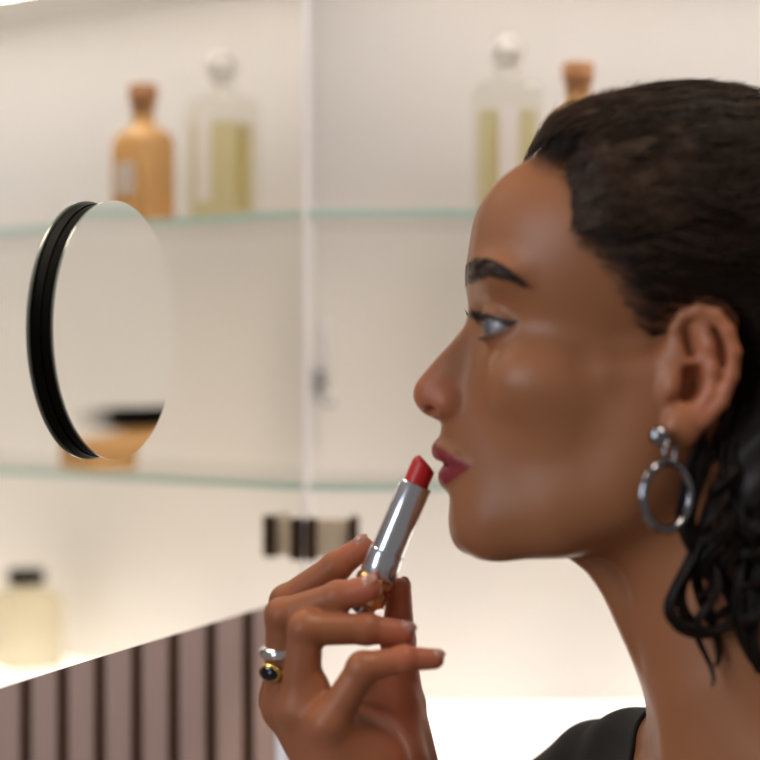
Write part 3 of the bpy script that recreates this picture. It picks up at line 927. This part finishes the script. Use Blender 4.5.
# fine short hairs along the hairline
hl = catmull(hairline_pts[:-2], 60)
pick = hl[rng.integers(0, len(hl), 420)] + rng.normal(0, 8.0, (420, 2)) + np.array([8.0, -4.0])
l0 = np.interp(pick[:, 0], [528, 545, 570, 600, 640, 660], [8, 60, 100, 118, 128, 130]) * rng.choice([1, 1, -1], 420)
l0[pick[:, 0] < 545] *= rng.uniform(0, 1, (pick[:, 0] < 545).sum())
roots = np.array([O(a, b, abs(c)) * (1, 1, np.sign(c) if c else 1) for (a, b), c in zip(pick, l0) if a > 541])
for _ in range(3):
    roots = roots - grad(skullF, roots) * (skullF(*roots.T) + 1)[:, None]
K = 7
P_, N_ = march(roots, K, 5.0, comb, 0.5, 4.0, 3.0)
R_ = np.linspace(1, 0.3, K)[None, :] * rng.uniform(0.22, 0.5, len(P_))[:, None]
sm = link('strand', strands_mesh('strand', P_, R_, N_), M['hair'], hair); sm['kind'] = 'stuff'

# wavy locks lifted off the front hairline
PL, RL, NL = [], [], []
for i in range(46):
    u0 = rng.uniform(0, 1)
    px_, py_ = (536 + 40 * u0, 167 + 13 * u0) if i % 3 else (572 + 8 * u0, 190 + 50 * u0)
    l_ = rng.uniform(-50, 100) * (0.35 + u0) if i % 3 else rng.uniform(85, 112)
    r0 = O(px_ + 6, py_ - 4, abs(l_)) * (1, 1, -1 if l_ < 0 else 1)
    r0 = np.repeat(r0[None], 30, 0) + rng.normal(0, 3.0, (30, 3))
    for _ in range(3): r0 = r0 - grad(skullF, r0) * (skullF(*r0.T) + 1)[:, None]
    st = rng.bit_generator.state
    a_, n_ = march(r0, 14, 9.0, comb, 0.5, 3.0 + 3 * rng.uniform(), 0.5)
    ph_, A_, f_ = rng.uniform(0, 6.28), rng.uniform(2, 5.5), rng.uniform(0.45, 0.8)
    kk = np.arange(14)
    T_ = np.gradient(a_, axis=1); S_ = np.cross(T_, n_); S_ /= np.linalg.norm(S_, axis=2, keepdims=True) + 1e-9
    a_ = a_ + S_ * (A_ * np.sin(ph_ + f_ * kk) * np.clip(kk / 3, 0, 1))[None, :, None] + n_ * (2.6 * np.sin(ph_ * 2 + f_ * 1.3 * kk) * np.clip(kk / 3, 0, 1))[None, :, None]
    PL.append(a_); NL.append(n_); RL.append(np.linspace(1, 0.4, 14)[None] * rng.uniform(0.5, 1.1, 30)[:, None])
sm = link('strand', strands_mesh('strand', np.concatenate(PL), np.concatenate(RL), np.concatenate(NL)), mat_p('front_locks_lit_brown', (0.042, 0.022, 0.012), 0.5, Specular_IOR_Level=0.2), hair); sm['kind'] = 'stuff'  # browner than the other hair: light shining through is painted into the colour

# loose flyaway hairs over the crown
cand = roots_all[(roots_all[:, 1] < 210) | (roots_all[:, 0] < 620)]
fr_ = cand[rng.integers(0, len(cand), 1500)]
M['fuzz'] = mat_p('flyaway_hair_lit_brown', (0.062, 0.034, 0.019), 0.55, Specular_IOR_Level=0.2)  # lightest hair tone, the rim of light is put into its colour
P_, N_ = march(fr_, 9, 6.0, comb, 0.5, 5.0, 5.5)
P_ = P_ + N_ * (rng.uniform(1, 9, len(P_))[:, None] * np.linspace(0, 1, 9)[None] ** 1.5 + 1.5 * np.sin(np.arange(9)[None] * 1.3 + rng.uniform(0, 6, len(P_))[:, None]) * np.clip(np.arange(9)[None] / 3, 0, 1))[..., None]
R_ = np.linspace(1, 0.35, 9)[None, :] * rng.uniform(0.3, 0.65, len(P_))[:, None]
sm = link('strand', strands_mesh('strand', P_, R_, N_), M['fuzz'], hair); sm['kind'] = 'stuff'

# ringlets hanging behind the ear and over the neck
def ringlet(path, rad, turns, thick, ph):
    path = catmull(path, 14); m = len(path); t = np.linspace(0, 1, m)
    a = ph + turns * 2 * math.pi * t
    r = rad * np.clip(t * 4, 0, 1)
    return path + np.stack([r * np.cos(a), r * 0.35 * np.sin(a + 1.0), r * np.sin(a)], 1)
curls = []
for i in range(70):
    x0 = rng.uniform(712, 860); l0 = rng.uniform(70, 132) if i % 4 else -rng.uniform(40, 120)
    y0 = rng.uniform(400, 520); y1 = rng.uniform(590, 690)
    dx = rng.uniform(-22, 12)
    sgn = 1 if l0 > 0 else -1
    pts = [O(x0 + 12, y0, l0), O(x0, (y0 * 2 + y1) / 3, l0 + 6 * sgn), O(x0 + dx * .6, (y0 + 2 * y1) / 3, l0 + 3 * sgn), O(x0 + dx, y1, l0 - 4 * sgn)]
    curls.append((ringlet(pts, rng.uniform(7, 15), rng.uniform(1.5, 3.5), 4, rng.uniform(0, 6)), rng.uniform(2.6, 5.0)))
hand_curls = [
    [(716, 500, 118), (702, 530, 122), (690, 560, 124), (676, 586, 126), (669, 606, 127), (676, 623, 126), (694, 632, 124), (714, 632, 121), (730, 624, 118), (738, 606, 116)],
    [(722, 480, 118), (708, 512, 122), (696, 545, 124), (688, 568, 124), (680, 588, 124), (681, 606, 124), (690, 622, 122), (706, 628, 120)],
    [(706, 440, 122), (694, 470, 126), (686, 500, 128), (684, 524, 127), (692, 548, 124), (702, 566, 120)],
    [(712, 450, 122), (700, 480, 127), (690, 510, 129), (692, 536, 127), (700, 556, 124), (716, 572, 120)],
    [(730, 470, 120), (716, 500, 124), (706, 530, 126), (700, 552, 124), (706, 572, 121), (722, 584, 118)],
    [(744, 560, 118), (738, 600, 120), (742, 632, 119), (752, 654, 116), (764, 672, 112)],
    [(760, 560, 116), (752, 600, 120), (750, 640, 118), (760, 668, 112), (772, 684, 106)],
]
for hc in hand_curls:
    curls.append((catmull([O(*p) for p in hc], 10), 5.2))
    for k in range(3):
        jit = rng.normal(0, 2.6, 3)
        curls.append((catmull([O(*p) + jit + rng.normal(0, 1.6, 3) for p in hc], 10), 2.2))
PC, RC = [], []
KC = 26
for pth, th in curls:
    m = len(pth); ti = np.linspace(0, m - 1, KC)
    base = np.stack([np.interp(ti, np.arange(m), pth[:, c]) for c in range(3)], 1)
    tp = np.clip(np.minimum(np.linspace(0, 1, KC) * 5 + .4, (1 - np.linspace(0, 1, KC)) * 4 + .15), 0, 1)
    for q in range(int(6 + th * 6)):
        j = rng.normal(0, 1, 3); j = j / np.linalg.norm(j) * th * rng.uniform(0, 1) ** 0.5
        tw = rng.uniform(-2, 2)
        wob = np.stack([np.sin(np.linspace(0, 3, KC) * tw + p) for p in rng.uniform(0, 6, 3)], 1) * th * 0.3
        PC.append(base + j[None] * tp[:, None] + wob); RC.append(rng.uniform(0.7, 1.3) * tp)
PC = np.array(PC); RC = np.array(RC)
cu = link('curl', strands_mesh('curl', PC, RC, np.broadcast_to(np.array([-0.3, -0.2, 1.0]), PC.shape)), M['hair'], hair); cu['kind'] = 'stuff'

# brows and lashes
idx = np.where((browm > 0.45) & (np.abs(V1[:, 2]) > 14))[0]
idx = rng.choice(idx, 420)
B = V1[idx]; sg = np.sign(B[:, 2])
K = 5; tt = np.linspace(0, 1, K)
bo, _ = seen(B)
lift = np.clip((495 - bo) / 25, 0, 1)
dirs = np.stack([0.75 - 0.2 * lift, 0.35 - 0.9 * lift, 0.55 * sg], 1)
nrm = np.stack([-0.75 + 0 * sg, -0.1 + 0 * sg, 0.65 * sg], 1); nrm /= np.linalg.norm(nrm, axis=1, keepdims=True)
dirs -= nrm * (dirs * nrm).sum(1, keepdims=True)
Ls = rng.uniform(7, 12, len(B))
P_ = B[:, None] + nrm[:, None] * (0.3 + 1.2 * np.sin(tt * 3.0))[None, :, None] + dirs[:, None] * (tt[None, :] * Ls[:, None])[..., None]
R_ = np.linspace(0.5, 0.15, K)[None] * np.ones(len(B))[:, None]
sm = link('eyebrow', strands_mesh('eyebrow', P_, R_, np.repeat(nrm[:, None], K, 1)), M['hair'], person)
sm['kind'] = 'stuff'
lash = []
lm, lr = [], []
for s in (1, -1):
    for i in range(34):
        t = i / 33
        # walk along the upper lid edge on the eyeball
        a = can_i * (1 - t) + can_o * t
        mid = O(474.5, 315.5, 62)
        base = a * (1 - math.sin(math.pi * t)) + (mid * math.sin(math.pi * t)) if True else a
        v = base - EC; base = EC + v / np.linalg.norm(v) * (ER + 3.4)
        out = v / np.linalg.norm(v)
        L_ = (5 + 5 * math.sin(math.pi * min(1, t * 1.1))) * rng.uniform(0.8, 1.15)
        pts = [base + out * L_ * u + np.array([0, 1, 0]) * (1.5 * L_ * u * (0.25 - 0.75 * u)) for u in (0, .25, .5, .75, 1)]
        lm.append(np.array(pts) * (1, 1, s)); lr.append([0.75, 0.65, 0.5, 0.35, 0.12])
    for i in range(16):
        t = 0.5 + 0.45 * i / 15
        a = can_i * (1 - t) + can_o * t
        base = a * (1 - math.sin(math.pi * t)) + O(479, 339, 62) * math.sin(math.pi * t)
        v = base - EC; out = v / np.linalg.norm(v); base = EC + out * (ER + 3)
        pts = [base + out * 5 * u + np.array([0, 1, 0]) * 2.5 * u * u for u in (0, .25, .5, .75, 1)]
        lm.append(np.array(pts) * (1, 1, s)); lr.append([0.4, 0.35, 0.3, 0.2, 0.08])
lm = np.array(lm); lr = np.array(lr)
M['lash'] = mat_p('black_lash', (0.006, 0.004, 0.004), 0.5)
sm = link('eyelash', strands_mesh('eyelash', lm, lr, np.broadcast_to(np.array([0.0, -1.0, 0.2]), lm.shape)), M['lash'], person); sm['kind'] = 'stuff'

# finger nails
M['nail'] = mat_p('nude_nail', (0.46, 0.22, 0.17), 0.15)
for nm, (j, r) in list(fing.items()) + [('thumb', thumb)]:
    d = j[3] - j[2]; d = d / np.linalg.norm(d)
    up = np.array([0.15, -0.86, 0.5]) if nm != 'thumb' else np.array([0.75, 0.0, -0.65])
    if nm == 'index': up = np.array([-0.45, -0.8, 0.35])
    nrm = up - d * (up @ d); nrm /= np.linalg.norm(nrm); sd = np.cross(d, nrm)
    c = j[3] + nrm * (r[3] * 0.80) + d * 1.0
    bm = bmesh.new(); bmesh.ops.create_uvsphere(bm, u_segments=20, v_segments=10, radius=1)
    R3 = r[3]
    co = np.array([tuple(v.co) for v in bm.verts])
    loc = co[:, :1] * d * R3 * 0.95 + co[:, 1:2] * sd * R3 * 0.72 + co[:, 2:3] * nrm * R3 * 0.27
    curve = -(co[:, 1:2] ** 2) * R3 * 0.22 * nrm - (co[:, :1] ** 2) * R3 * 0.14 * nrm
    W = to_world(c + loc + curve)
    for v, w in zip(bm.verts, W): v.co = Vector(w)
    mn = bpy.data.meshes.new('nail'); bm.to_mesh(mn); bm.free()
    link('nail', mn, M['nail'], person, True)

# ---------------------------------------------------------------- lipstick held in the hand
M['steel'] = mat_p('polished_steel', (0.72, 0.75, 0.83), 0.2, 1.0)
M['gold'] = mat_p('rose_gold', (0.78, 0.50, 0.26), 0.22, 1.0)
M['red'] = mat_p('red_wax', (0.56, 0.010, 0.012), 0.38)
u_ = 1 / FPX
def axis_frame(origin, direction):
    z = Vector(direction).normalized(); yv = Vector((0, 1, 0)); xv = yv.cross(z).normalized(); yv = z.cross(xv)
    return Matrix.Translation(Vector(origin)) @ Matrix((xv, yv, z)).transposed().to_4x4()
bot = to_world(np.array([416 - 0.389 * 137, 484 + 0.921 * 137, 0.0])); topp = to_world(np.array([416.0, 484.0, 0.0]))
lp = empty('lipstick'); lp.matrix_world = axis_frame(bot, Vector(topp) - Vector(bot))
tag(lp, 'open red lipstick in a polished steel tube held up to her lips', 'lipstick')
loft('outer_tube', [(38 * u_, 17.8 * u_, 17.8 * u_, 2), (39 * u_, 18.4 * u_, 18.4 * u_, 2), (63 * u_, 18.4 * u_, 18.4 * u_, 2), (64 * u_, 17.8 * u_, 17.8 * u_, 2), (64.2 * u_, 12 * u_, 12 * u_, 2)], M['steel'], lp, 48)
loft('inner_tube', [(63.5 * u_, 16.8 * u_, 16.8 * u_, 2), (136 * u_, 16.8 * u_, 16.8 * u_, 2), (137 * u_, 16.2 * u_, 16.2 * u_, 2), (137.2 * u_, 14 * u_, 14 * u_, 2), (125 * u_, 13.6 * u_, 13.6 * u_, 2)], M['steel'], lp, 48)
loft('base_ring', [(4 * u_, 13 * u_, 13 * u_, 2), (9 * u_, 18.6 * u_, 18.6 * u_, 2), (22 * u_, 18.6 * u_, 18.6 * u_, 2), (25 * u_, 15.6 * u_, 15.6 * u_, 2), (29 * u_, 19.4 * u_, 19.4 * u_, 2), (34 * u_, 19.4 * u_, 19.4 * u_, 2), (38 * u_, 16.8 * u_, 16.8 * u_, 2)], M['gold'], lp, 10, smooth=False)
loft('base_cap', [(-4 * u_, 8 * u_, 8 * u_, 2), (-2 * u_, 12 * u_, 12 * u_, 2), (4 * u_, 12 * u_, 12 * u_, 2)], M['steel'], lp, 32)
secs = [(126 * u_, 12.8 * u_, 12.8 * u_, 2)] + [(z * u_, 12.8 * u_, 12.8 * u_, 2) for z in np.arange(138, 156, 1.5)] + [((156 + 10 * math.sin(a)) * u_, 12.8 * max(0.03, math.cos(a)) ** 0.55 * u_, 12.8 * max(0.03, math.cos(a)) ** 0.55 * u_, 2) for a in np.linspace(0.05, 1.54, 14)]
bul = loft('bullet', secs, M['red'], lp, 40)
for v in bul.data.vertices:                             # slanted cut, low on the lips' side
    lim = (160.5 - 0.62 * v.co.x / u_) * u_
    if v.co.z > lim: v.co.z = lim + (v.co.z - lim) * 0.2
bul.data.update()
bul.data.set_sharp_from_angle(angle=math.radians(50))

# ---------------------------------------------------------------- rings on the middle finger
M['silver'] = mat_p('silver', (0.78, 0.78, 0.82), 0.14, 1.0)
M['gold2'] = mat_p('yellow_gold', (0.85, 0.55, 0.16), 0.18, 1.0)
M['onyx'] = mat_p('black_stone', (0.004, 0.004, 0.008), 0.06)
mj, mr = fing['middle']
def ring_at(t, name, label, mat, rt, stone):
    c = mj[0] + (mj[1] - mj[0]) * t; r = mr[0] + (mr[1] - mr[0]) * t
    ax = Vector(to_world(mj[1]) - to_world(mj[0])).normalized()
    e = empty(name, Vector(to_world(c))); tag(e, label, 'ring', 'rings on the hand')
    # left-pointing direction is the top of the ring
    outv = Vector((-0.56, -0.83, 0)); outv = (outv - ax * outv.dot(ax)).normalized(); sdv = ax.cross(outv)
    pts = [(outv * math.cos(a) + sdv * math.sin(a)) * (r + 0.6) * u_ for a in np.linspace(0, 2 * math.pi, 48, endpoint=False)]
    rad = [rt * u_ * (1 + 0.25 * math.cos(a)) for a in np.linspace(0, 2 * math.pi, 48, endpoint=False)]
    link('band', tube_mesh('band', pts, rad, 12, True), mat, e, True)
    if stone:
        c2 = outv * (r + 3.2) * u_
        for nm, sc, m in (('setting', (5.0, 14.0, 9.4), M['gold2']), ('stone', (7.6, 12.6, 8.0), M['onyx'])):
            bm = bmesh.new(); bmesh.ops.create_uvsphere(bm, u_segments=24, v_segments=12, radius=1)
            for v in bm.verts:
                p = v.co.copy(); v.co = c2 + (outv * p.x * sc[0] + sdv * p.y * sc[1] + ax * p.z * sc[2]) * u_
            mm = bpy.data.meshes.new(nm); bm.to_mesh(mm); bm.free(); link(nm, mm, m, e, True)
ring_at(0.62, 'silver_ring', 'plain rounded silver ring, the upper of two on her finger', M['silver'], 5.0, False)
ring_at(0.43, 'stone_ring', 'gold ring with a black oval stone below the silver ring', M['gold2'], 3.2, True)

# ---------------------------------------------------------------- earring
M['gunmetal'] = mat_p('polished_gunmetal', (0.27, 0.27, 0.30), 0.14, 1.0)
er = empty('earring', Vector(to_world(O(659, 436, 158)))); tag(er, 'silver ball stud earring with a dangling hoop on her ear', 'earring')
b0 = Vector(er.location)
uv_sphere('stud', (0, 0, 0), 9.6 * u_, M['gunmetal'], er)
def hoop(name, c, r, rx_yaw, tr, mat):
    pts = [Vector((math.cos(a) * r * math.cos(rx_yaw), math.cos(a) * r * math.sin(rx_yaw), math.sin(a) * r)) * u_ + Vector(to_world(O(*c))) - b0 for a in np.linspace(0, 2 * math.pi, 64, endpoint=False)]
    link(name, tube_mesh(name, pts, tr * u_, 12, True), mat, er, True)
hoop('link', (670, 452, 160), 9.5, 0.9, 2.0, M['gunmetal'])
hoop('hoop', (667, 496, 152), 31, 0.66, 4.2, M['gunmetal'])
